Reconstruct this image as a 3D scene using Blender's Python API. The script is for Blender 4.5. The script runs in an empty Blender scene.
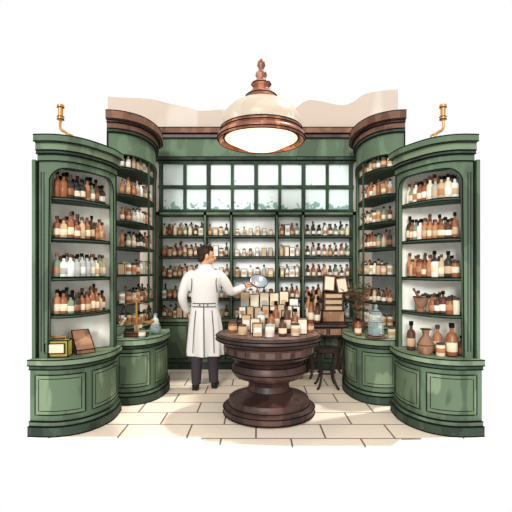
import bpy, math, random
from mathutils import Vector, Matrix
random.seed(7)
rnd = random.random
sc = bpy.context.scene
sc.view_settings.view_transform = 'Standard'
sc.view_settings.look = 'None'

# ------------------------------------------------------------------ materials
def lin(c):
    o = []
    for v in c:
        v = v/255.0
        o.append(v/12.92 if v <= 0.04045 else ((v+0.055)/1.055)**2.4)
    return (o[0], o[1], o[2], 1.0)
MATS = {}
def mat(name, rgb, rough=0.7, var=0.0, scale=6.0, metal=0.0, spec=0.2, emit=0.0, rgb2=None, alpha=1.0):
    m = bpy.data.materials.new(name); m.use_nodes = True
    nt = m.node_tree; b = nt.nodes['Principled BSDF']
    b.inputs['Base Color'].default_value = lin(rgb)
    b.inputs['Roughness'].default_value = rough
    b.inputs['Metallic'].default_value = metal
    b.inputs['Specular IOR Level'].default_value = spec
    b.inputs['Alpha'].default_value = alpha
    if emit:
        b.inputs['Emission Color'].default_value = lin(rgb)
        b.inputs['Emission Strength'].default_value = emit
    if var or rgb2:
        tc = nt.nodes.new('ShaderNodeTexCoord'); mp = nt.nodes.new('ShaderNodeMapping')
        mp.inputs['Scale'].default_value = (1, 1, 0.35)
        n = nt.nodes.new('ShaderNodeTexNoise'); n.inputs['Scale'].default_value = scale
        n.inputs['Detail'].default_value = 2.5
        r = nt.nodes.new('ShaderNodeValToRGB')
        dark = tuple(max(0, c*(1-var)) for c in rgb)
        light = rgb2 if rgb2 else tuple(min(255, c*(1+var)) for c in rgb)
        e = r.color_ramp.elements
        e[0].position = 0.40; e[0].color = lin(dark)
        e[1].position = 0.43; e[1].color = lin(rgb)
        a = r.color_ramp.elements.new(0.56); a.color = lin(rgb)
        a = r.color_ramp.elements.new(0.60); a.color = lin(light)
        nt.links.new(tc.outputs['Object'], mp.inputs['Vector'])
        nt.links.new(mp.outputs['Vector'], n.inputs['Vector'])
        nt.links.new(n.outputs['Fac'], r.inputs['Fac'])
        nt.links.new(r.outputs['Color'], b.inputs['Base Color'])
    MATS[name] = m
    return m
mat('green', (88, 106, 84), var=0.14, scale=4)
mat('green_dark', (52, 66, 53), var=0.2)
mat('green_light', (116, 132, 105), var=0.16, scale=4)
mat('green_panel', (96, 114, 89), var=0.2, scale=4, rgb2=(124, 140, 111))
mat('shelf_green', (64, 82, 66))
mat('ink', (20, 22, 20), rough=0.9, spec=0.05)
mat('back_pale', (250, 246, 232), var=0.05, scale=3)
mat('back_mint', (248, 252, 246), var=0.04, scale=3)
mat('wood', (112, 80, 64), var=0.2, scale=6)
mat('wood_dark', (66, 43, 38), rough=0.45, var=0.3, scale=3.5, spec=0.35, rgb2=(92, 62, 54))
mat('wood_top', (98, 72, 64), rough=0.4, var=0.25, scale=4, spec=0.3, rgb2=(132, 104, 92))
mat('wood_black', (42, 32, 30), var=0.2)
mat('wood_mid', (146, 108, 82), var=0.2)
mat('plaster', (192, 176, 160), var=0.04, scale=1.2, rgb2=(204, 192, 178))
mat('amber', (144, 86, 52), rough=0.35, spec=0.4)
mat('orange', (180, 124, 84), rough=0.4)
mat('brown', (88, 58, 44), rough=0.4)
mat('darkglass', (52, 50, 46), rough=0.35)
mat('cream', (226, 208, 180))
mat('tan', (196, 166, 130))
mat('white', (226, 224, 214))
mat('grey', (168, 170, 164))
mat('sage', (124, 138, 114))
mat('teal', (112, 142, 136))
mat('olive', (168, 152, 74))
mat('brass', (190, 132, 62), rough=0.35, metal=0.4, spec=0.5)
mat('copper', (142, 84, 58), rough=0.35, metal=0.15, spec=0.5, var=0.2, rgb2=(184, 124, 92))
mat('shade', (196, 180, 158), rough=0.35, var=0.04, spec=0.4, rgb2=(212, 200, 182), scale=5)
mat('opal', (255, 236, 206), emit=0.75)
mat('coat', (212, 208, 202), rough=0.85, var=0.0, spec=0.1)
mat('coat_line', (60, 54, 58), rough=0.9)
mat('skin', (206, 150, 118), rough=0.6)
mat('hair', (44, 28, 24), rough=0.6, var=0.2, scale=20)
mat('trouser', (58, 50, 56), rough=0.8)
mat('shoe', (28, 24, 26), rough=0.4)
mat('silver', (170, 178, 186), rough=0.3, metal=0.4, spec=0.6)
mat('leaf', (92, 96, 60), var=0.3)
mat('leaf_brown', (120, 88, 66), var=0.3)
m = bpy.data.materials.new('glass'); m.use_nodes = True; nt = m.node_tree; nt.nodes.clear()
o = nt.nodes.new('ShaderNodeOutputMaterial'); mx = nt.nodes.new('ShaderNodeMixShader')
t = nt.nodes.new('ShaderNodeBsdfTransparent'); t.inputs[0].default_value = (0.95, 0.98, 0.97, 1)
g = nt.nodes.new('ShaderNodeBsdfPrincipled'); g.inputs['Base Color'].default_value = lin((200, 214, 210)); g.inputs['Roughness'].default_value = 0.15
mx.inputs[0].default_value = 0.25
nt.links.new(t.outputs[0], mx.inputs[1]); nt.links.new(g.outputs[0], mx.inputs[2]); nt.links.new(mx.outputs[0], o.inputs[0])
MATS['glass'] = m
# window pane: pale with teal noise blotches low on the pane
m = mat('pane', (224, 238, 232)); nt = m.node_tree; b = nt.nodes['Principled BSDF']
gm = nt.nodes.new('ShaderNodeNewGeometry'); sp = nt.nodes.new('ShaderNodeSeparateXYZ')
nt.links.new(gm.outputs['Position'], sp.inputs[0])
n = nt.nodes.new('ShaderNodeTexNoise'); n.inputs['Scale'].default_value = 11; n.inputs['Detail'].default_value = 3
nt.links.new(gm.outputs['Position'], n.inputs['Vector'])
mr = nt.nodes.new('ShaderNodeMapRange'); mr.inputs[1].default_value = 2.42; mr.inputs[2].default_value = 2.66; mr.inputs[3].default_value = 0.08; mr.inputs[4].default_value = -0.2
nt.links.new(sp.outputs['Z'], mr.inputs[0])
ad = nt.nodes.new('ShaderNodeMath'); ad.operation = 'ADD'
nt.links.new(n.outputs['Fac'], ad.inputs[0]); nt.links.new(mr.outputs[0], ad.inputs[1])
r = nt.nodes.new('ShaderNodeValToRGB'); e = r.color_ramp.elements
e[0].position = 0.50; e[0].color = lin((228, 240, 234)); e[1].position = 0.54; e[1].color = lin((140, 176, 168))
nt.links.new(ad.outputs[0], r.inputs[0]); nt.links.new(r.outputs[0], b.inputs['Base Color'])
# floor tiles
m = mat('tiles', (250, 240, 226), rough=0.6); nt = m.node_tree; b = nt.nodes['Principled BSDF']
gm = nt.nodes.new('ShaderNodeNewGeometry')
bk = nt.nodes.new('ShaderNodeTexBrick')
bk.inputs['Color1'].default_value = lin((248, 232, 212)); bk.inputs['Color2'].default_value = lin((246, 228, 204))
bk.inputs['Mortar'].default_value = lin((120, 96, 84)); bk.inputs['Scale'].default_value = 1.0
bk.inputs['Mortar Size'].default_value = 0.008; bk.inputs['Mortar Smooth'].default_value = 0.0
bk.inputs['Brick Width'].default_value = 0.62; bk.inputs['Row Height'].default_value = 0.34
nt.links.new(gm.outputs['Position'], bk.inputs['Vector']); nt.links.new(bk.outputs['Color'], b.inputs['Base Color'])

# ------------------------------------------------------------------ mesh accumulator
class M:
    def __init__(s): s.v = []; s.f = []; s.m = []; s.names = []
    def mi(s, n):
        if n not in s.names: s.names.append(n)
        return s.names.index(n)
    def add(s, vs, fs, mt):
        o = len(s.v); s.v += [tuple(p) for p in vs]; k = s.mi(mt) if isinstance(mt, str) else None
        for i, f in enumerate(fs):
            s.f.append([a+o for a in f]); s.m.append(k if k is not None else s.mi(mt[i]))
    def box(s, c, d, mt, rot=None, line=0.0):
        hx, hy, hz = d[0]/2, d[1]/2, d[2]/2
        vs = [Vector((x, y, z)) for z in (-hz, hz) for x, y in ((-hx, -hy), (hx, -hy), (hx, hy), (-hx, hy))]
        if rot is not None:
            R = Matrix.Rotation(rot, 3, 'Z') if not isinstance(rot, Matrix) else rot
            vs = [R @ v for v in vs]
        vs = [v+Vector(c) for v in vs]
        s.add(vs, [(0, 3, 2, 1), (4, 5, 6, 7), (0, 1, 5, 4), (1, 2, 6, 5), (2, 3, 7, 6), (3, 0, 4, 7)], mt)
        if line:
            for a, b in ((0, 1), (1, 2), (2, 3), (3, 0), (4, 5), (5, 6), (6, 7), (7, 4), (0, 4), (1, 5), (2, 6), (3, 7)):
                s.tube([vs[a], vs[b]], line, 'ink', 4)
    def prism(s, poly, z0, z1, mt):
        n = len(poly)
        vs = [(p[0], p[1], z0) for p in poly]+[(p[0], p[1], z1) for p in poly]
        fs = [tuple(range(n-1, -1, -1)), tuple(range(n, 2*n))]+[(i, (i+1) % n, n+(i+1) % n, n+i) for i in range(n)]
        s.add(vs, fs, mt)
    def lathe(s, c, prof, seg=12, mt='wood', axis=None):
        vs = []; fs = []; ms = []
        R = axis
        for p in prof:
            for k in range(seg):
                a = 2*math.pi*k/seg
                q = Vector((p[0]*math.cos(a), p[0]*math.sin(a), p[1]))
                if R is not None: q = R @ q
                vs.append(q+Vector(c))
        for i in range(len(prof)-1):
            mm = prof[i+1][2] if len(prof[i+1]) > 2 else mt
            for k in range(seg):
                fs.append((i*seg+k, i*seg+(k+1) % seg, (i+1)*seg+(k+1) % seg, (i+1)*seg+k)); ms.append(mm)
        fs.append(tuple(range(seg-1, -1, -1))); ms.append(prof[0][2] if len(prof[0]) > 2 else mt)
        L = len(prof)-1
        fs.append(tuple(L*seg+k for k in range(seg))); ms.append(prof[-1][2] if len(prof[-1]) > 2 else mt)
        s.add(vs, fs, ms)
    def tube(s, pts, r, mt='ink', seg=5, closed=False):
        pts = [Vector(p) for p in pts]; n = len(pts)
        rs = r if isinstance(r, (list, tuple)) else [r]*n
        vs = []; fs = []
        prev = None
        for i, p in enumerate(pts):
            if closed: d = pts[(i+1) % n]-pts[i-1]
            else: d = pts[min(i+1, n-1)]-pts[max(i-1, 0)]
            if d.length < 1e-9: d = Vector((0, 0, 1))
            d.normalize()
            if prev is None:
                u = d.cross(Vector((0, 0, 1)))
                if u.length < 1e-3: u = d.cross(Vector((1, 0, 0)))
            else:
                u = prev-d*prev.dot(d)
            u.normalize(); prev = u; w = d.cross(u)
            for k in range(seg):
                a = 2*math.pi*k/seg
                vs.append(p+(u*math.cos(a)+w*math.sin(a))*rs[i])
        rng = n if closed else n-1
        for i in range(rng):
            j = (i+1) % n
            for k in range(seg):
                fs.append((i*seg+k, j*seg+k, j*seg+(k+1) % seg, i*seg+(k+1) % seg))
        if not closed:
            fs.append(tuple(range(seg))); fs.append(tuple((n-1)*seg+k for k in range(seg-1, -1, -1)))
        s.add(vs, fs, mt)
    def ell(s, c, r, mt, R=None, seg=16, rings=10):
        vs = []; fs = []
        for i in range(rings+1):
            t = math.pi*i/rings
            for k in range(seg):
                a = 2*math.pi*k/seg
                q = Vector((r[0]*max(math.sin(t), 1e-3)*math.cos(a), r[1]*max(math.sin(t), 1e-3)*math.sin(a), -r[2]*math.cos(t)))
                if R is not None: q = R @ q
                vs.append(q+Vector(c))
        for i in range(rings):
            for k in range(seg):
                fs.append((i*seg+k, i*seg+(k+1) % seg, (i+1)*seg+(k+1) % seg, (i+1)*seg+k))
        fs.append(tuple(range(seg-1, -1, -1))); fs.append(tuple(rings*seg+k for k in range(seg)))
        s.add(vs, fs, mt)
    def band(s, pts, zlo, zhi, th, mt):
        n = len(pts); zl = zlo if isinstance(zlo, list) else [zlo]*n; zh = zhi if isinstance(zhi, list) else [zhi]*n
        inn = offset(pts, -th); vs = []
        for i in range(n):
            vs += [(pts[i][0], pts[i][1], zl[i]), (pts[i][0], pts[i][1], zh[i]), (inn[i][0], inn[i][1], zh[i]), (inn[i][0], inn[i][1], zl[i])]
        fs = [(0, 1, 2, 3), (4*n-1, 4*n-2, 4*n-3, 4*n-4)]
        for i in range(n-1):
            a = 4*i; b = a+4
            for k in range(4):
                fs.append((a+k, b+k, b+(k+1) % 4, a+(k+1) % 4))
        s.add(vs, fs, mt)
    def build(s, name, smooth=False, mirror=False, remesh=0, parent=None, angle=0.6):
        me = bpy.data.meshes.new(name)
        vs = [(-x, y, z) for x, y, z in s.v] if mirror else s.v
        fs = [list(reversed(f)) for f in s.f] if mirror else s.f
        me.from_pydata(vs, [], fs); me.validate()
        for nme in s.names: me.materials.append(MATS[nme])
        if len(me.polygons) == len(s.m): me.polygons.foreach_set('material_index', s.m)
        me.update()
        import bmesh
        bm = bmesh.new(); bm.from_mesh(me); bmesh.ops.recalc_face_normals(bm, faces=bm.faces); bm.to_mesh(me); bm.free()
        ob = bpy.data.objects.new(name, me); sc.collection.objects.link(ob)
        if smooth or remesh:
            me.polygons.foreach_set('use_smooth', [True]*len(me.polygons))
        if smooth and not remesh:
            try: me.set_sharp_from_angle(angle=angle)
            except Exception: pass
        if remesh:
            r = ob.modifiers.new('remesh', 'REMESH'); r.mode = 'VOXEL'; r.voxel_size = remesh; r.use_smooth_shade = True
            q = ob.modifiers.new('smooth', 'SMOOTH'); q.iterations = 4; q.factor = 0.5
        if parent: ob.parent = parent
        return ob

def empty(name, loc=(0, 0, 0)):
    e = bpy.data.objects.new(name, None); e.empty_display_size = 0.1; sc.collection.objects.link(e); return e
def spline(P, n=24):
    P = [Vector(p) for p in P]; out = []; L = len(P)-1
    for i in range(n+1):
        t = i/n*L; k = min(int(t), L-1); u = t-k
        p0 = P[max(k-1, 0)]; p1 = P[k]; p2 = P[k+1]; p3 = P[min(k+2, L)]
        out.append(0.5*((2*p1)+(p2-p0)*u+(2*p0-5*p1+4*p2-p3)*u*u+(3*p1-p0-3*p2+p3)*u**3))
    return out
def even(pts, n):
    d = [0]
    for i in range(1, len(pts)): d.append(d[-1]+(Vector(pts[i])-Vector(pts[i-1])).length)
    out = []
    for k in range(n+1):
        t = d[-1]*k/n; i = 0
        while i < len(d)-2 and d[i+1] < t: i += 1
        u = (t-d[i])/max(d[i+1]-d[i], 1e-9)
        out.append(Vector(pts[i]).lerp(Vector(pts[i+1]), u))
    return out
def offset(pts, o):
    n = len(pts); out = []
    for i in range(n):
        d = (Vector(pts[min(i+1, n-1)])-Vector(pts[max(i-1, 0)])).normalized()
        out.append(Vector((pts[i][0]+d.y*o, pts[i][1]-d.x*o)))
    return out
def line3(pts, z): return [(p[0], p[1], z) for p in pts]

# ------------------------------------------------------------------ bottles etc.
def bottle(A, x, y, z, h, r, glass='amber', cap='brown', label='cream', seg=10):
    A.lathe((x, y, z), [(r*.96, 0, 'ink'), (r, h*.03, 'ink'), (r, h*.14, glass), (r*1.04, h*.15, label), (r*1.04, h*.42, label), (r, h*.43, glass), (r, h*.58, glass), (r*.8, h*.67, glass),
                        (r*.38, h*.73, glass), (r*.36, h*.85, glass), (r*.5, h*.86, cap), (r*.5, h, cap)], seg)
def jar(A, x, y, z, h, r, body='white', lid='brown', label='tan', seg=12):
    A.lathe((x, y, z), [(r*.92, 0, 'ink'), (r, h*.05, body), (r*1.0, h*.25, body), (r*1.02, h*.26, label), (r*1.02, h*.58, label), (r, h*.6, body), (r*.95, h*.75, body), (r*.8, h*.8, body),
                        (r*.9, h*.81, lid), (r*.9, h*.93, lid), (r*.3, h*.96, lid), (r*.25, h, lid)], seg)
def carton(A, x, y, z, w, d, h, body='cream', lab='tan', rot=0.0):
    A.box((x, y, z+h/2), (w, d, h), body, rot, line=0.0035)
    R = Matrix.Rotation(rot, 3, 'Z'); c = R @ Vector((0, -d/2-0.002, 0))
    A.box((x+c.x, y+c.y, z+h*.5), (w*.7, 0.004, h*.35), lab, rot)
def mortar(A, x, y, z, s, mt='wood_mid', pm='wood'):
    A.lathe((x, y, z), [(.045*s, 0), (.05*s, .015*s), (.028*s, .04*s), (.06*s, .075*s), (.078*s, .14*s), (.086*s, .165*s), (.078*s, .165*s), (.055*s, .09*s), (.01*s, .07*s)], 20, mt)
    A.tube([(x-.01*s, y, z+.09*s), (x+.085*s, y-.01, z+.25*s)], [.018*s, .010*s], pm, 8)
    A.ell((x+.085*s, y-.01, z+.25*s), (.016*s, .016*s, .016*s), pm)
    A.tube([(x+.087*s*math.cos(a*math.pi/10), y+.087*s*math.sin(a*math.pi/10), z+.166*s) for a in range(20)], .004, 'ink', 4, closed=True)
ch = random.choice
STY = {
 'amber': lambda A, x, y, z, s: bottle(A, x, y, z, s*(.19+.06*rnd()), s*(.028+.007*rnd()), ch(['amber', 'amber', 'brown', 'orange', 'darkglass']), ch(['ink', 'brown']), ch(['amber', 'cream', 'tan', 'cream'])),
 'orange': lambda A, x, y, z, s: bottle(A, x, y, z, s*(.17+.04*rnd()), s*(.029+.006*rnd()), ch(['orange', 'amber', 'amber', 'tan']), 'brown', ch(['cream', 'tan', 'orange'])),
 'pale': lambda A, x, y, z, s: bottle(A, x, y, z, s*(.18+.04*rnd()), s*(.03+.006*rnd()), ch(['white', 'grey', 'amber', 'tan', 'cream', 'sage']), ch(['brown', 'amber', 'ink']), ch(['tan', 'cream', 'orange', 'white'])),
 'white': lambda A, x, y, z, s: bottle(A, x, y, z, s*(.19+.03*rnd()), s*.034, ch(['white', 'grey', 'cream']), ch(['brown', 'ink']), ch(['tan', 'white', 'grey'])),
 'dark': lambda A, x, y, z, s: bottle(A, x, y, z, s*(.17+.04*rnd()), s*.032, ch(['darkglass', 'brown', 'sage']), 'ink', ch(['cream', 'white'])),
 'jar': lambda A, x, y, z, s: jar(A, x, y, z, s*(.14+.04*rnd()), s*.04, ch(['tan', 'cream', 'amber', 'white']), ch(['brown', 'darkglass', 'sage']), ch(['tan', 'cream', 'orange'])),
 'box': lambda A, x, y, z, s: carton(A, x, y, z, s*(.06+.04*rnd()), .06, s*(.13+.06*rnd()), ch(['cream', 'white', 'tan']), ch(['tan', 'grey', 'cream'])),
}
def fill_curve(A, curve, z, inset, n, styles, s=1.0, t0=0.0, t1=1.0):
    C = offset(curve, -inset)
    E = even(C, 200); a = int(t0*200); b = int(t1*200)
    for k in range(n):
        p = E[int(a+(b-a)*(k+.5)/n)]
        STY[ch(styles)](A, p.x, p.y, z+.002, s)
def mold(A, curve, back, layers, ink=0.0055, z_off=0):
    for L in layers:
        off, z0, z1, mt = L
        fr = offset(curve, off)
        A.prism([tuple(p) for p in fr]+back, z0, z1, mt)
        if ink:
            A.tube(line3(offset(curve, off), z1), ink, 'ink', 4)
            A.tube(line3(offset(curve, off), z0+(.006 if z0 == 0 else 0)), ink, 'ink', 4)
def panel_on(A, curve, t0, t1, z0, z1, off, mt, ink=0.0055):
    E = even(curve, 100); seg = E[int(t0*100):int(t1*100)+1:3]
    o = offset(seg, off)
    A.band(o, z0, z1, 0.02+off, mt)
    A.tube(line3(o, z0)+line3(list(reversed(o)), z1), ink, 'ink', 4, closed=True)
    q = offset(seg[1:-1] if len(seg) > 4 else seg, off+0.001)
    A.tube(line3(q, z0+.035)+line3(list(reversed(q)), z1-.035), ink*.6, 'ink', 4, closed=True)
def arch_face(A, curve, ztop, zopen, w_post0, w_post1, rad, zbot, mt, th=0.035, nmax=60):
    E = even(curve, nmax); L = sum((E[i+1]-E[i]).length for i in range(nmax))
    zl = []; lp = []
    for i in range(nmax+1):
        s_ = L*i/nmax
        a = s_-w_post0; b = (L-w_post1)-s_
        e = min(a, b)
        if e <= 0: z = zbot
        elif e < rad: z = zopen-rad+math.sqrt(max(0, rad*rad-(rad-e)**2))
        else: z = zopen
        zl.append(z)
        if e > -L/nmax: lp.append((i, z))
    A.band(E, zl, ztop, th, mt)
    pts = []
    first = lp[0][0]; last = lp[-1][0]
    O = offset(E, 0.002)
    pts.append((O[first].x, O[first].y, zbot))
    for i, z in lp[1:-1]: pts.append((O[i].x, O[i].y, max(z, zbot+.01)))
    pts.append((O[last].x, O[last].y, zbot))
    A.tube(pts, 0.006, 'ink', 4)

# ------------------------------------------------------------------ room shell
A = M()
A.prism([(-2.06, 3.775), (-.5, 3.775), (-.42, 3.64), (.2, 3.58), (1.15, 3.58), (1.3, 3.74), (2.06, 3.775), (2.06, 6.7), (-2.06, 6.7)], -0.012, 0.0, 'tiles')
A.build('floor')
A = M()
top = [(2.27, 4.38), (2.0, 4.36), (1.72, 4.30), (1.55, 4.18), (1.35, 4.13), (1.0, 4.2), (.8, 4.2), (.6, 4.06), (.4, 3.98), (0, 4.05), (-.5, 4.06), (-.9, 4.04), (-1.1, 4.1), (-1.4, 4.16), (-1.7, 4.23), (-2.1, 4.25), (-2.37, 4.27)]
top = spline(top[:1]+top+top[-1:], 70)
pl = [(-2.37, 0), (2.27, 0)]+[(p.x, p.y) for p in top[4:-4]]
n = len(pl)
vs = [(x, 6.70, z) for x, z in pl]+[(x, 6.76, z) for x, z in pl]
A.add(vs, [tuple(range(n)), tuple(range(2*n-1, n-1, -1))]+[(i, n+i, n+(i+1) % n, (i+1) % n) for i in range(n)], 'plaster')
A.build('wall_back')
A = M()
A.box((0, 6.62, 3.68), (3.5, .16, .09), 'wood', line=.007)
A.box((0, 6.635, 3.60), (3.4, .13, .06), 'wood_dark', line=.006)
A.box((0, 6.65, 3.40), (3.2, .09, .35), 'green', line=.007)
A.box((0, 6.60, 3.25), (3.2, .04, .05), 'green_dark', line=.006)
A.build('trim_1')
A = M()
A.box((0, 6.68, 2.82), (3.06, .03, .84), 'pane')
for i in range(9):
    x = -1.5+i*.375
    A.box((x, 6.64, 2.82), (.045 if i % 2 else .06, .05, .84), 'green_dark')
for z, h in ((3.2, .05), (2.81, .05), (2.43, .05)):
    A.box((0, 6.635, z), (3.08, .055, h), 'green_dark')
A.build('window_1')

# ------------------------------------------------------------------ front cabinets (A)
CA = even(spline([(-2.05, 3.80), (-1.80, 3.79), (-1.62, 3.87), (-1.51, 4.02), (-1.455, 4.22), (-1.47, 4.5)], 60), 30)
UA = even(spline([(-2.0, 3.86), (-1.82, 3.86), (-1.68, 3.94), (-1.58, 4.10), (-1.51, 4.28), (-1.49, 4.46)], 60), 30)
BA = [(-1.56, 4.56), (-2.05, 4.16)]
SH_A = [2.18, 1.80, 1.43, 1.08]
def cabinet_front(mirror):
    A = M()
    mold(A, CA, BA, [(.03, 0, .09, 'green_dark'), (.01, .09, .13, 'green'), (-.01, .13, .60, 'green'), (.01, .60, .64, 'green_dark'), (.035, .64, .69, 'green_light')])
    panel_on(A, offset(CA, -.01), .05, .44, .19, .55, .012, 'green_panel')
    panel_on(A, offset(CA, -.01), .50, .93, .19, .55, .012, 'green_panel')
    U = UA
    A.band([Vector((-2.03, 4.14)), Vector((-1.57, 4.53))], .69, 2.5, -.03, 'back_pale')
    A.box((-2.035, 4.0, 1.6), (.03, .32, 1.82), 'green')
    A.box((-1.535, 4.515, 1.6), (.06, .05, 1.82), 'green')
    arch_face(A, U, 2.52, 2.44, .095, .05, .16, .69, 'green')
    E = even(U, 100)
    for k in (3, 6):
        p = offset(E, .003)[k]; A.tube([(p.x, p.y, .75), (p.x, p.y, 2.4)], .0035, 'ink', 4)
    for k in (0, 100):
        p = offset(E, .004)[k]; A.tube([(p.x, p.y, .69), (p.x, p.y, 2.52)], .007, 'ink', 4)
    for z in SH_A:
        F = offset(U, -.045)
        A.prism([tuple(q) for q in F]+[(-1.6, 4.51), (-2.02, 4.17)], z-.028, z, 'shelf_green')
        A.tube(line3(offset(U, -.043), z-.004), .005, 'ink', 4); A.tube(line3(offset(U, -.043), z-.028), .005, 'ink', 4)
    mold(A, U, BA, [(.015, 2.50, 2.56, 'green'), (.04, 2.56, 2.59, 'green_dark'), (.05, 2.59, 2.66, 'green_light'), (.085, 2.66, 2.72, 'green')])
    return A.build('display_cabinet', mirror=mirror)
cabinet_front(False); cabinet_front(True)
def contents_front(mirror):
    A = M(); U = UA
    if not mirror:
        S = [['amber', 'amber', 'dark'], ['amber', 'orange'], ['white', 'pale'], ['dark', 'orange', 'amber']]
    else:
        S = [['pale', 'white', 'amber'], ['pale', 'amber', 'orange', 'dark'], ['orange', 'amber', 'jar'], ['orange', 'jar', 'dark']]
    for z, st in zip(SH_A, S):
        last = mirror and z < 1.2
        fill_curve(A, U, z, .11, 5 if last else 10, st, 1.05, .12, .48 if last else .93)
        fill_curve(A, U, z, .20, 8, st, 1.1, .12, .90)
        if last:
            p = offset(even(U, 100), -.11)[66]; mortar(A, p.x, p.y, z+.002, .9)
    return A.build('apothecary_bottles', smooth=True, mirror=mirror)
contents_front(False); contents_front(True)

# ------------------------------------------------------------------ mid counters (B) and tall wall shelving
CB = even(spline([(-1.66, 4.70), (-1.42, 4.67), (-1.25, 4.75), (-1.15, 4.95), (-1.12, 5.25), (-1.18, 5.57)], 60), 30)
BB = [(-1.35, 5.57), (-1.65, 5.07)]
def counter(mirror):
    A = M()
    mold(A, CB, BB, [(.03, 0, .09, 'green_dark'), (.01, .09, .13, 'green'), (-.01, .13, .62, 'green'), (.01, .62, .66, 'green_dark'), (.04, .66, .72, 'green_light')])
    c = offset(CB, -.01)
    panel_on(A, c, .08, .40, .19, .57, .012, 'green_panel')
    panel_on(A, c, .45, .90, .19, .57, .012, 'green_panel')
    return A.build('curved_counter', mirror=mirror)
counter(False); counter(True)
CT = even(spline([(-1.83, 5.17), (-1.68, 5.20), (-1.52, 5.34), (-1.43, 5.60), (-1.42, 5.9), (-1.47, 6.2), (-1.53, 6.32)], 60), 36)
BT = [(-1.78, 6.34), (-1.95, 5.65)]
SH_T = [2.80, 2.46, 2.12, 1.79, 1.44, 1.08]
def tall(mirror):
    A = M()
    mold(A, CT, BT, [(-.01, 0, .10, 'green_dark'), (-.02, .10, .76, 'green'), (.0, .76, .80, 'green_light')])
    mold(A, CT, BT, [(-.01, 2.98, 3.20, 'green'), (.02, 3.20, 3.24, 'green_dark'), (.03, 3.24, 3.31, 'wood'), (.05, 3.31, 3.34, 'wood_dark'), (.09, 3.34, 3.44, 'wood')])
    A.band([Vector((-1.93, 5.62)), Vector((-1.77, 6.31))], .8, 2.98, -.03, 'back_mint')
    A.band([Vector((-1.83, 5.22)), Vector((-1.94, 5.63))], .8, 2.98, .03, 'green')
    arch_face(A, CT, 3.0, 2.94, .06, .06, .18, .8, 'green', th=.03)
    E = even(CT, 100)
    p0 = E[50]; A.tube([(p0.x-.02, p0.y, .8), (p0.x-.02, p0.y, 2.98)], .014, 'green_dark', 6)
    for k in (0, 100):
        p0 = offset(E, .004)[k]; A.tube([(p0.x, p0.y, 0), (p0.x, p0.y, 3.24)], .008, 'ink', 4)
    for z in SH_T:
        F = offset(CT, -.04)
        A.prism([tuple(q) for q in F]+[(-1.76, 6.30), (-1.92, 5.64)], z-.025, z, 'shelf_green')
        A.tube(line3(offset(CT, -.038), z-.012), .007, 'ink', 4)
    return A.build('wall_shelving', mirror=mirror)
tall(False); tall(True)
def contents_tall(mirror):
    A = M()
    S = [['pale', 'jar'], ['orange', 'pale', 'amber'], ['pale', 'orange'], ['amber', 'dark', 'pale'], ['box', 'pale', 'jar'], ['amber', 'orange', 'jar']]
    if mirror: S = [['jar', 'dark'], ['orange', 'amber', 'pale'], ['dark', 'pale', 'jar'], ['amber', 'pale'], ['pale', 'jar'], ['dark', 'orange']]
    for z, st in zip(SH_T+[.8], S+[['jar']]):
        fill_curve(A, CT, z, .10, 12, st, .92, .10, .92)
        if z > 1: fill_curve(A, CT, z, .19, 9, st, .95, .15, .86)
    return A.build('shelf_bottles', smooth=True, mirror=mirror)
contents_tall(False); contents_tall(True)

# ------------------------------------------------------------------ back shelving
A = M()
A.box((0, 6.675, 1.55), (3.04, .02, 1.66), 'back_mint')
SH_B = [2.03, 1.71, 1.39, 1.06]
UP = [-1.5, -.78, -.38, .32, .72, 1.5]
for x in UP: A.box((x, 6.54, 1.57), (.035, .24, 1.62), 'green', line=.005)
for z in SH_B:
    A.box((0, 6.55, z-.014), (2.98, .22, .026), 'shelf_green', line=.005)
A.box((0, 6.54, 2.365), (3.04, .24, .045), 'green', line=.006)
A.box((0, 6.51, .37), (3.04, .30, .70), 'green')
A.box((0, 6.50, .74), (3.04, .34, .05), 'green_light', line=.006)
A.box((0, 6.49, .05), (3.04, .30, .10), 'green_dark', line=.005)
for i in range(6):
    A.box((-1.25+i*.5, 6.355, .41), (.42, .02, .5), 'green_panel', line=.006)
    A.lathe((-1.08+i*.5, 6.34, .42), [(.015, 0), (.015, .02)], 8, 'brass')
A.build('back_shelving')
A = M()
def straight(z, x0, x1, y, n, st, s):
    for k in range(n):
        x = x0+(x1-x0)*(k+.5)/n
        STY[ch(st)](A, x+.01*(rnd()-.5), y, z+.002, s)
secs = [(-1.46, -.81, 8), (-.75, -.41, 4), (-.34, .28, 6), (.36, .68, 4), (.76, 1.46, 8)]
for zi, z in enumerate(SH_B+[.765]):
    for si, (a, b, n) in enumerate(secs):
        st = [['amber', 'jar', 'pale', 'box'], ['box', 'jar', 'amber'], ['jar', 'pale', 'box', 'box'], ['box', 'pale'], ['pale', 'dark', 'amber']][si]
        if zi == 3: st = ['amber', 'orange', 'dark', 'jar']
        sz = .72 if si == 2 and zi < 2 else .88
        straight(z, a, b, 6.50, n, st, sz)
        if si not in (1, 2): straight(z, a, b, 6.60, n, st, sz*1.12)
A.build('stock_bottles', smooth=True)

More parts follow.
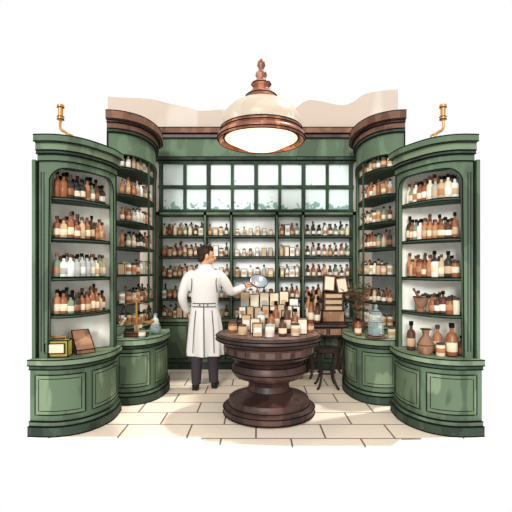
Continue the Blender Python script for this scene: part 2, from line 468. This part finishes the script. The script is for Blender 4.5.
# ------------------------------------------------------------------ round pedestal table
A = M(); TX, TY = .135, 4.43
prof = [(.46, 0), (.475, .02), (.475, .08), (.455, .10), (.42, .11), (.425, .14), (.41, .175), (.34, .20), (.27, .22), (.225, .25), (.21, .31), (.23, .35), (.29, .375), (.355, .40), (.385, .44), (.39, .49), (.37, .535), (.335, .555),
        (.335, .575), (.39, .59), (.44, .615), (.465, .64), (.47, .73), (.48, .742), (.51, .758), (.535, .768), (.552, .785), (.552, .82), (.54, .838), (.52, .84, 'wood_top')]
A.lathe((TX, TY, 0), prof, 64, 'wood_dark')
for r, z, t in ((.555, .785, .006), (.555, .82, .006), (.472, .733, .005), (.467, .64, .006), (.392, .465, .005), (.422, .11, .006), (.478, .08, .006), (.478, .02, .006), (.222, .25, .006), (.374, .535, .006), (.338, .565, .006), (.527, .842, .003)):
    A.tube([(TX+r*math.cos(a*math.pi/32), TY+r*math.sin(a*math.pi/32), z) for a in range(64)], t, 'ink', 4, closed=True)
for k in range(20):
    a = k*math.pi/10
    A.box((TX+.468*math.cos(a), TY+.468*math.sin(a), .685), (.012, .09, .055), 'wood_top', a)
A.build('pedestal_table', smooth=True)
A = M()
random.seed(11)
items = [(-.38, -.02, 'j', .12), (-.27, -.18, 'j', .11), (-.24, .12, 'c', .17), (-.14, -.05, 'c', .15), (-.12, -.28, 'c', .13), (.02, -.1, 'b', .24), (.0, -.31, 'w', .13),
         (.08, .1, 'b', .32), (.13, -.25, 'b', .19), (.19, -.02, 'b', .32), (.26, -.22, 'j', .13), (.29, .1, 'b', .24), (.34, -.1, 'c', .15), (.43, .0, 'j', .12), (-.08, .2, 'w', .2), (.2, .28, 'c', .2)]
for dx, dy, k, h in items:
    x, y, z = TX+dx, TY+dy, .845
    if k == 'j': jar(A, x, y, z, h, .045, ch(['cream', 'amber', 'tan']), 'brown', 'tan')
    elif k == 'c': carton(A, x, y, z, .095, .06, h, ch(['cream', 'tan']), 'white', .3*(rnd()-.5))
    elif k == 'w': jar(A, x, y, z, h, .045, 'white', 'grey', 'cream')
    else: bottle(A, x, y, z, h, .04, ch(['amber', 'brown', 'darkglass']), 'ink', 'cream', 14)
A.build('table_bottles', smooth=True)

# ------------------------------------------------------------------ pendant lamp
A = M(); LX, LY = .055, 4.42
A.lathe((LX, LY, 0), [(.02, 2.765, 'opal'), (.20, 2.79, 'opal'), (.38, 2.875, 'opal'), (.40, 2.885, 'copper'), (.445, 2.85, 'copper'), (.46, 2.875, 'copper'), (.452, 2.915, 'copper'), (.42, 2.935, 'copper'), (.43, 2.95, 'copper'), (.425, 2.975, 'copper'),
     (.415, 2.985, 'shade'), (.425, 3.03, 'shade'), (.41, 3.09, 'shade'), (.37, 3.155, 'shade'), (.31, 3.215, 'shade'), (.22, 3.265, 'shade'), (.145, 3.285, 'shade'), (.165, 3.29, 'copper'), (.16, 3.325, 'copper'), (.13, 3.355, 'copper'), (.10, 3.385, 'copper'), (.08, 3.42, 'copper'), (.10, 3.44, 'copper'),
     (.10, 3.465, 'copper'), (.06, 3.485, 'copper'), (.045, 3.52, 'copper'), (.062, 3.545, 'copper'), (.055, 3.575, 'copper'), (.03, 3.595, 'copper'), (.028, 3.62, 'copper'), (.045, 3.65, 'copper'), (.035, 3.69, 'copper'), (.01, 3.72, 'copper')], 48)
for r, z in ((.447, 2.85), (.463, 2.875), (.432, 2.95), (.427, 2.98), (.168, 3.29), (.163, 3.325), (.103, 3.45), (.395, 2.88)):
    A.tube([(LX+r*math.cos(a*math.pi/24), LY+r*math.sin(a*math.pi/24), z) for a in range(48)], .005, 'ink', 4, closed=True)
A.build('pendant_lamp', smooth=True, angle=1.2)

# ------------------------------------------------------------------ brass gas brackets on cabinet tops
def gas(mirror, dx):
    A = M(); x0 = -1.79+dx; y0 = 4.02
    A.lathe((x0, y0, 2.722), [(.04, 0), (.04, .015), (.018, .022), (.018, .035)], 12, 'brass')
    P = [(x0, y0, 2.74), (x0-.005, y0, 2.79), (x0-.035, y0, 2.82), (x0-.07, y0, 2.84), (x0-.085, y0, 2.88), (x0-.08, y0, 2.94)]
    A.tube(spline(P, 20), .013, 'brass', 8)
    A.tube(spline([(x0+.0, y0, 2.80), (x0+.035, y0, 2.785), (x0+.03, y0, 2.755)], 8), .009, 'brass', 6)
    A.lathe((x0-.08, y0, 2.93), [(.022, 0), (.03, .01), (.03, .03), (.023, .035), (.023, .12), (.033, .125), (.033, .15), (.015, .155)], 12, 'brass')
    for z in (.01, .035, .125): A.tube([(x0-.08+.032*math.cos(a*.6283), y0+.032*math.sin(a*.6283), 2.93+z) for a in range(10)], .004, 'ink', 4, closed=True)
    A.build('brass_gas_bracket', smooth=True, mirror=mirror)
gas(False, 0); gas(True, .08)

# ------------------------------------------------------------------ countertop things
A = M()
A.box((-1.86, 3.94, .77), (.22, .12, .15), 'olive', .1, line=.006)
A.box((-1.855, 3.875, .775), (.17, .02, .09), 'cream', .1, line=.005)
A.tube([(-1.93, 3.94, .845), (-1.93, 3.94, .875), (-1.79, 3.95, .875), (-1.79, 3.95, .845)], .007, 'brass', 6)
A.build('counter_clock_box')
A = M()
vs = [(-1.71, 4.0, .692), (-1.58, 4.12, .692), (-1.70, 4.26, .692), (-1.83, 4.16, .692), (-1.71, 4.0, .73), (-1.58, 4.12, .73), (-1.70, 4.26, .90), (-1.83, 4.16, .90)]
A.add(vs, [(0, 3, 2, 1), (4, 5, 6, 7), (0, 1, 5, 4), (1, 2, 6, 5), (2, 3, 7, 6), (3, 0, 4, 7)], 'wood_mid')
for a, b in ((4, 5), (5, 6), (6, 7), (7, 4), (0, 4), (1, 5), (0, 1), (1, 2), (2, 6)): A.tube([vs[a], vs[b]], .005, 'ink', 4)
A.build('sloped_display_box')
A = M(); bx, by, bz = -1.40, 4.92, .724
A.box((bx, by, bz+.02), (.26, .10, .04), 'wood', line=.004)
A.tube([(bx, by, bz+.04), (bx, by, bz+.42)], .012, 'brass', 8)
A.ell((bx, by, bz+.43), (.022, .022, .022), 'brass')
A.tube([(bx-.15, by, bz+.37), (bx, by, bz+.40), (bx+.15, by, bz+.37)], .010, 'wood', 6)
for s in (-1, 1):
    for q in (-.05, .05): A.tube([(bx+s*.15, by, bz+.37), (bx+s*.15+q, by, bz+.17)], .004, 'ink', 4)
    A.lathe((bx+s*.15, by, bz+.145), [(.02, 0), (.05, .01), (.062, .03), (.062, .033)], 14, 'brass')
A.build('balance_scale', smooth=True)
A = M()
A.lathe((-1.23, 5.14, .722), [(.05, 0), (.065, .02), (.07, .07), (.055, .12), (.022, .17), (.02, .25), (.03, .26)], 16, 'glass')
A.lathe((-1.23, 5.14, .727), [(.045, 0), (.062, .02), (.066, .07), (.06, .075)], 16, 'teal')
A.tube([(-1.23+.03*math.cos(a*.6283), 5.14+.03*math.sin(a*.6283), .98) for a in range(10)], .004, 'ink', 4, closed=True)
A.build('glass_flask', smooth=True)
A = M(); mortar(A, -1.56, 4.77, .722, .9, 'sage', 'white')
A.build('mortar_and_pestle', smooth=True)
A = M()
bottle(A, -1.28, 5.32, .722, .24, .045, 'white', 'brown', 'tan', 14); jar(A, -1.30, 4.79, .722, .12, .04, 'teal', 'brown', 'cream')
bottle(A, -1.43, 5.10, .722, .28, .045, 'amber', 'ink', 'cream', 14)
A.build('counter_jars', smooth=True)
def ringy(A, x, y, z, r, t=.004):
    A.tube([(x+r*math.cos(a*math.pi/10), y+r*math.sin(a*math.pi/10), z) for a in range(20)], t, 'ink', 4, closed=True)
A = M(); cx, cy = 1.37, 4.80
A.lathe((cx, cy, .722), [(.11, 0), (.115, .01), (.115, .025), (.10, .03)], 24, 'wood')
A.lathe((cx, cy, .752), [(.088, 0), (.09, .16), (.08, .23), (.05, .28), (.02, .30), (.012, .31), (.02, .325), (.02, .345), (.008, .355)], 24, 'glass')
A.lathe((cx, cy, .752), [(.04, 0), (.045, .05), (.02, .08), (.03, .14), (.01, .18)], 14, 'teal')
ringy(A, cx, cy, .757, .09); ringy(A, cx, cy, .91, .092, .0025); ringy(A, cx, cy, 1.03, .052, .003)
A.build('glass_cloche', smooth=True)
A = M(); px, py = 1.28, 5.24
A.lathe((px, py, .722), [(.05, 0), (.075, .03), (.085, .10), (.07, .14), (.08, .155)], 18, 'brown')
random.seed(5)
for k in range(30):
    a = rnd()*6.283; L = .22+.26*rnd(); sp_ = .05+.17*rnd()
    e = Vector((px+math.cos(a)*sp_, py+math.sin(a)*sp_*.7, .86+L))
    pts = spline([(px, py, .84), (px+math.cos(a)*sp_*.3, py+math.sin(a)*sp_*.3, .86+L*.6), tuple(e)], 6)
    A.tube(pts, .004, 'leaf_brown', 4)
    for j in range(2, 7):
        for q in (0, 1):
            p = Vector(pts[j]); b = rnd()*6.283; l = .05+.03*rnd()
            d = Vector((math.cos(b), math.sin(b), .5*(rnd()-.2)))*l; w = Vector((-math.sin(b), math.cos(b), .3))*l*.3
            A.add([p, p+d*.5+w, p+d, p+d*.5-w], [(0, 1, 2, 3)], ch(['leaf', 'leaf_brown', 'leaf']))
A.build('potted_herb')
A = M()
bottle(A, 1.22, 5.02, .722, .2, .04, 'amber', 'ink', 'cream', 14)
jar(A, 1.46, 5.02, .722, .15, .045, 'white', 'grey', 'tan'); jar(A, 1.56, 4.83, .722, .13, .045, 'cream', 'brown', 'tan')
A.build('counter_jars', smooth=True)
A = M()
A.lathe((1.64, 4.06, .692), [(.05, 0), (.075, .04), (.08, .09), (.05, .15), (.03, .18), (.035, .22), (.05, .24)], 20, 'wood_mid')
ringy(A, 1.64, 4.06, .93, .05); ringy(A, 1.64, 4.06, .78, .081, .003)
A.build('pottery_flask', smooth=True)
A = M()
bottle(A, 1.84, 3.95, .692, .31, .05, 'amber', 'ink', 'cream', 18)
bottle(A, 1.57, 4.25, .692, .29, .042, 'brown', 'ink', 'tan', 16)
bottle(A, 1.945, 3.96, .692, .19, .042, 'brown', 'ink', 'amber', 16)
jar(A, 1.74, 3.96, .692, .13, .042, 'cream', 'brown', 'orange')
bottle(A, 1.78, 4.12, .692, .27, .045, 'orange', 'brown', 'cream', 16)
A.build('counter_bottles', smooth=True)

# ------------------------------------------------------------------ service counter + boxes, desk, stool
A = M()
A.box((.20, 5.95, .39), (.86, .36, .78), 'wood', line=.006)
A.box((.20, 5.94, .80), (.92, .42, .045), 'wood_dark', line=.006)
for i in range(3): A.box((-.08+i*.28, 5.765, .42), (.23, .02, .55), 'wood_mid', line=.005)
A.build('service_counter')
A = M(); random.seed(3)
for i in range(8):
    x = -.19+i*.108
    carton(A, x, 5.88+.03*rnd(), .829, .09, .07, .10+.10*rnd(), ch(['cream', 'white', 'tan']), ch(['tan', 'grey', 'orange']))
for i in range(6):
    x = -.16+i*.14
    carton(A, x, 6.04, .829, .125, .08, .24+.14*rnd(), ch(['cream', 'white', 'tan', 'cream']), ch(['tan', 'grey', 'white']))
A.build('medicine_cartons')
A = M(); DY = 5.92
A.box((.98, DY, .745), (.54, .46, .04), 'wood_dark', line=.006)
A.box((.98, DY, .66), (.50, .40, .13), 'wood', line=.005)
for i in range(2): 
    A.box((.86+i*.24, DY-.21, .66), (.20, .02, .09), 'wood_mid', line=.004); A.ell((.86+i*.24, DY-.225, .66), (.012, .012, .012), 'brass')
for sx in (-1, 1):
    for sy in (-1, 1):
        x = .98+sx*.22; y = DY+sy*.17
        A.tube(spline([(x, y, .62), (x+sx*.03, y+sy*.02, .50), (x-sx*.01, y, .25), (x, y, .06), (x+sx*.03, y+sy*.01, 0.012)], 14), [.035-.0015*i for i in range(15)], 'wood_dark', 8)
A.build('writing_desk')
A = M()
R = Matrix.Rotation(-.35, 3, 'X')
A.box((1.09, 5.98, .848), (.30, .16, .15), 'wood_mid', line=.005)
A.box((1.09, 5.98, 1.05), (.28, .16, .26), 'wood', line=.005)
for i in range(3): A.box((1.09, 5.895, .965+i*.085), (.24, .012, .06), 'tan', line=.004)
for k, x in enumerate((1.04, 1.22)):
    zz = 1.31-.03*k
    A.box((x, 5.96, zz), (.17, .02, .24), 'wood', R @ Matrix.Rotation(.12*(1-2*k), 3, 'Y'), line=.006)
    A.box((x, 5.945, zz), (.125, .012, .19), 'cream', R @ Matrix.Rotation(.12*(1-2*k), 3, 'Y'))
A.build('ledger_rack')
A = M()
for x, y, h, g in ((.76, 5.80, .34, 'amber'), (.84, 5.76, .28, 'brown'), (.78, 5.92, .40, 'amber'), (.87, 5.90, .36, 'brown'), (.76, 6.05, .42, 'orange'), (.87, 6.06, .44, 'tan')):
    bottle(A, x, y, .772, h, .04, g, 'ink', 'cream', 12)
A.build('desk_bottles', smooth=True)
A = M(); sx_, sy_ = .90, 5.36
A.lathe((sx_, sy_, .46), [(.15, 0), (.17, .01), (.17, .04), (.15, .055)], 24, 'wood_black')
for k in range(4):
    a = math.pi/4+k*math.pi/2; c, s = math.cos(a), math.sin(a)
    A.tube(spline([(sx_+.10*c, sy_+.10*s, .47), (sx_+.15*c, sy_+.15*s, .38), (sx_+.10*c, sy_+.10*s, .2), (sx_+.15*c, sy_+.15*s, .05), (sx_+.19*c, sy_+.19*s, .015)], 14), .015, 'wood_black', 7)
A.tube([(sx_+.11*math.cos(a*.5236), sy_+.11*math.sin(a*.5236), .2) for a in range(12)], .010, 'wood_black', 6, closed=True)
A.build('wooden_stool', smooth=True)

# ------------------------------------------------------------------ pharmacist
P = empty('pharmacist')
MX, MY = -.645, 5.30
def W(x, y, z): return (MX+x, MY+y, z)
A = M(); rings = [(.43, .232, .165), (.5, .232, .165), (.62, .225, .160), (.78, .212, .150), (.92, .195, .138), (1.02, .178, .122), (1.10, .168, .115), (1.20, .178, .12), (1.31, .198, .125), (1.40, .205, .118), (1.455, .188, .105), (1.495, .135, .088), (1.53, .08, .072), (1.555, .066, .066)]
seg = 48; vs = []; fs = []
for z, rx, ry in rings:
    amp = max(0, (1.05-z))*.05
    for k in range(seg):
        a = 2*math.pi*k/seg; f = 1+amp*math.sin(7*a+.6)/.2*.7
        vs.append(W(rx*f*math.cos(a), ry*f*math.sin(a)+.01*math.sin(z*3), z))
for i in range(len(rings)-1):
    for k in range(seg): fs.append((i*seg+k, i*seg+(k+1) % seg, (i+1)*seg+(k+1) % seg, (i+1)*seg+k))
fs.append(tuple(range(seg-1, -1, -1))); fs.append(tuple((len(rings)-1)*seg+k for k in range(seg)))
A.add(vs, fs, 'coat')
armR = spline([W(.13, 0, 1.44), W(.20, .01, 1.41), W(.265, .04, 1.32), W(.32, .09, 1.225), W(.40, .17, 1.235), W(.485, .24, 1.275)], 20)
A.tube(armR, [.075-.028*(i/20) for i in range(21)], 'coat', 16)
armL = spline([W(-.13, 0, 1.44), W(-.205, -.005, 1.40), W(-.25, -.02, 1.29), W(-.28, -.02, 1.16), W(-.265, .05, 1.05), W(-.235, .12, .97)], 20)
A.tube(armL, [.076-.028*(i/20) for i in range(21)], 'coat', 16)
A.ell(W(.165, 0, 1.415), (.075, .07, .068), 'coat'); A.ell(W(-.165, 0, 1.415), (.075, .07, .068), 'coat')
A.build('lab_coat', remesh=.010, parent=P)
A = M()
A.tube(spline([W(0, -.112, 1.1), W(.004, -.152, .9), W(.008, -.172, .7), W(.012, -.182, .44)], 16), .0055, 'coat_line', 5)
for s in (-1, 1):
    A.tube(spline([W(s*.155, -.07, 1.43), W(s*.15, -.10, 1.33), W(s*.165, -.075, 1.22)], 8), .005, 'coat_line', 5)
    A.tube(spline([W(s*.10, -.115, 1.0), W(s*.12, -.145, .75), W(s*.13, -.16, .48)], 8), .0045, 'coat_line', 5)
ang = [math.radians(d) for d in range(215, 326, 10)]
A.tube([W(.172*math.cos(a), .122*math.sin(a), 1.085) for a in ang], .006, 'coat_line', 5)
A.tube([W(.176*math.cos(a), .127*math.sin(a), 1.045) for a in ang], .006, 'coat_line', 5)
for q in (-.05, .05): A.ell(W(q, -.125, 1.066), (.010, .006, .010), 'coat_line')
A.tube([W(.485+.05*math.cos(t)*-.5, .24+.05*math.cos(t)*.6, 1.275+.05*math.sin(t)) for t in [i*.524 for i in range(12)]], .0055, 'coat_line', 5, closed=True)
A.tube([W(.088*math.cos(a*.3927), .086*math.sin(a*.3927)+.005, 1.515) for a in range(16)], .006, 'coat_line', 5, closed=True)
A.build('coat_seams', parent=P)
A = M()
for t in range(4):
    z = 1.525+t*.012; r = .082-.004*t
    A.tube([W(r*math.cos(a*.3927), r*.95*math.sin(a*.3927)+.005, z) for a in range(16)], .012, 'coat', 8, closed=True)
A.build('coat_collar', remesh=.007, parent=P)
A = M()
for s, fy in ((-1, -.04), (1, .05)):
    A.tube(spline([W(s*.09, 0, .80), W(s*.10, fy*.3, .5), W(s*.10, fy, .28), W(s*.105, fy, .07)], 12), [.095-.0032*i for i in range(13)], 'trouser', 16)
A.build('trousers', remesh=.010, parent=P)
A = M()
for s, fy in ((-1, -.04), (1, .05)):
    x = s*.112
    A.ell(W(x, fy-.005, .045), (.042, .05, .045), 'shoe'); A.ell(W(x+s*.012, fy+.09, .035), (.046, .10, .034), 'shoe')
    A.box(W(x+s*.004, fy+.05, .011), (.075, .20, .02), 'shoe')
A.build('shoes', remesh=.008, parent=P)
HR = Matrix.Rotation(math.radians(-72), 3, 'Z')
HC = Vector(W(.012, .03, 1.675))
def H(x, y, z): return HC+HR @ Vector((x*1.08, y*1.08, z*1.06))
A = M()
A.tube([W(0, .005, 1.50), W(.004, .012, 1.56), H(0, -.02, -.03)], [.056, .052, .052], 'skin', 16)
A.ell(H(0, -.005, .02), (.080, .099, .098), 'skin', HR); A.ell(H(0, .02, -.045), (.060, .073, .069), 'skin', HR)
A.ell(H(0, .055, -.085), (.027, .024, .021), 'skin', HR)
A.tube([H(0, .085, .015), H(0, .103, -.012), H(0, .116, -.025), H(0, .09, -.034)], [.009, .012, .015, .011], 'skin', 8)
A.tube([H(-.02, .082, -.055), H(0, .09, -.055), H(.02, .082, -.055)], .010, 'skin', 8)
for s in (-1, 1): A.ell(H(s*.079, -.005, -.008), (.014, .024, .034), 'skin', HR)
A.build('head', remesh=.006, parent=P)
A = M()
A.ell(H(0, -.022, .036), (.089, .096, .098), 'hair', HR); A.ell(H(0, -.055, -.02), (.073, .053, .064), 'hair', HR)
A.ell(H(.0, .045, .088), (.066, .048, .036), 'hair', HR); A.ell(H(.02, .0, .115), (.058, .074, .028), 'hair', HR); A.ell(H(0, -.075, .06), (.053, .038, .053), 'hair', HR)
for s in (-1, 1): A.ell(H(s*.070, .012, .015), (.011, .013, .037), 'hair', HR)
A.build('hair', remesh=.006, parent=P)
A = M()
for s in (-1, 1):
    A.ell(H(s*.030, .077, .005), (.011, .006, .006), 'white', HR); A.ell(H(s*.030, .081, .005), (.006, .004, .006), 'ink', HR)
    A.tube([H(s*.015, .086, .024), H(s*.032, .083, .028), H(s*.046, .072, .022)], .0035, 'hair', 5)
A.tube([H(-.02, .091, -.058), H(0, .099, -.057), H(.02, .091, -.058)], .003, 'amber', 5)
A.build('face_features', parent=P)
def hand(name, wrist, direc, palmn, curl, thumb_side):
    A = M(); d = Vector(direc).normalized(); nrm = Vector(palmn); nrm = (nrm-d*nrm.dot(d)).normalized(); sd = d.cross(nrm)*thumb_side
    w = Vector(wrist)
    A.tube([w-d*.05, w, w+d*.02], [.030, .027, .026], 'skin', 12)
    Rm = Matrix((sd, d, nrm)).transposed()
    A.ell(w+d*.055, (.042, .052, .017), 'skin', Rm)
    for i, (o, L) in enumerate(((.030, .072), (.011, .082), (-.009, .076), (-.028, .060))):
        b = w+d*(.088-abs(i-1)*.004)+sd*o; pts = [b-d*.02]; cur = b; a = 0
        pts.append(cur)
        for s_, c_ in ((.45, curl), (.32, curl*1.2), (.23, curl)):
            a += c_; cur = cur+(d*math.cos(a)+nrm*math.sin(a))*L*s_+sd*o*.05; pts.append(cur)
        A.tube(pts, [.010, .0095, .009, .0082, .007], 'skin', 8)
    b = w+d*.025+sd*.03
    A.tube([b, b+d*.03+sd*.025+nrm*.008, b+d*.055+sd*.032+nrm*.02, b+d*.075+sd*.028+nrm*.03], [.013, .011, .0095, .008], 'skin', 8)
    A.build(name, remesh=.0045, parent=P)
hand('right_hand', W(.505, .255, 1.285), (.85, .45, .10), (0.1, -.3, 1), .35, -1)
hand('left_hand', W(-.228, .135, .955), (.10, .35, -.95), (1, .1, .1), .3, 1)
A = M(); RT = Matrix.Rotation(.25, 3, 'Y') @ Matrix.Rotation(.75, 3, 'X')
A.lathe(W(.68, .31, 1.335), [(.03, -.045), (.07, -.037), (.10, -.012), (.115, .02), (.120, .028), (.112, .026), (.095, .0), (.055, -.022), (.01, -.028)], 32, 'silver', axis=RT)
A.tube([Vector(W(.68, .31, 1.335))+RT @ Vector((.121*math.cos(a*.19635), .121*math.sin(a*.19635), .028)) for a in range(32)], .006, 'ink', 4, closed=True)
A.build('metal_dish', smooth=True)

# ------------------------------------------------------------------ lights, world, camera
w = bpy.data.worlds.new('World'); sc.world = w; w.use_nodes = True
w.node_tree.nodes['Background'].inputs[0].default_value = (1, 1, 1, 1); w.node_tree.nodes['Background'].inputs[1].default_value = 1.0
def sun(name, tosun, e, ang, col=(1, 1, 1)):
    l = bpy.data.lights.new(name, 'SUN'); l.energy = e; l.angle = math.radians(ang); l.color = col
    o = bpy.data.objects.new(name, l); sc.collection.objects.link(o)
    o.rotation_euler = Vector(tosun).to_track_quat('Z', 'Y').to_euler(); o.location = Vector(tosun)*4
sun('sun_key', (.75, .30, 1.25), 2.2, 3, (1, .98, .94))
sun('sun_fill', (-.2, -1.0, .30), 2.3, 15)
l = bpy.data.lights.new('lamp_bulb', 'POINT'); l.energy = 14; l.color = (1, .85, .65); l.shadow_soft_size = .1
o = bpy.data.objects.new('lamp_bulb', l); sc.collection.objects.link(o); o.location = (LX, LY, 2.64)

cam = bpy.data.cameras.new('camera'); co = bpy.data.objects.new('camera', cam); sc.collection.objects.link(co)
co.location = (0, 0, 1.5); co.rotation_euler = (math.pi/2, 0, 0)
cam.sensor_width = 36; cam.lens = 36*420/512; cam.shift_y = 14/512
sc.camera = co
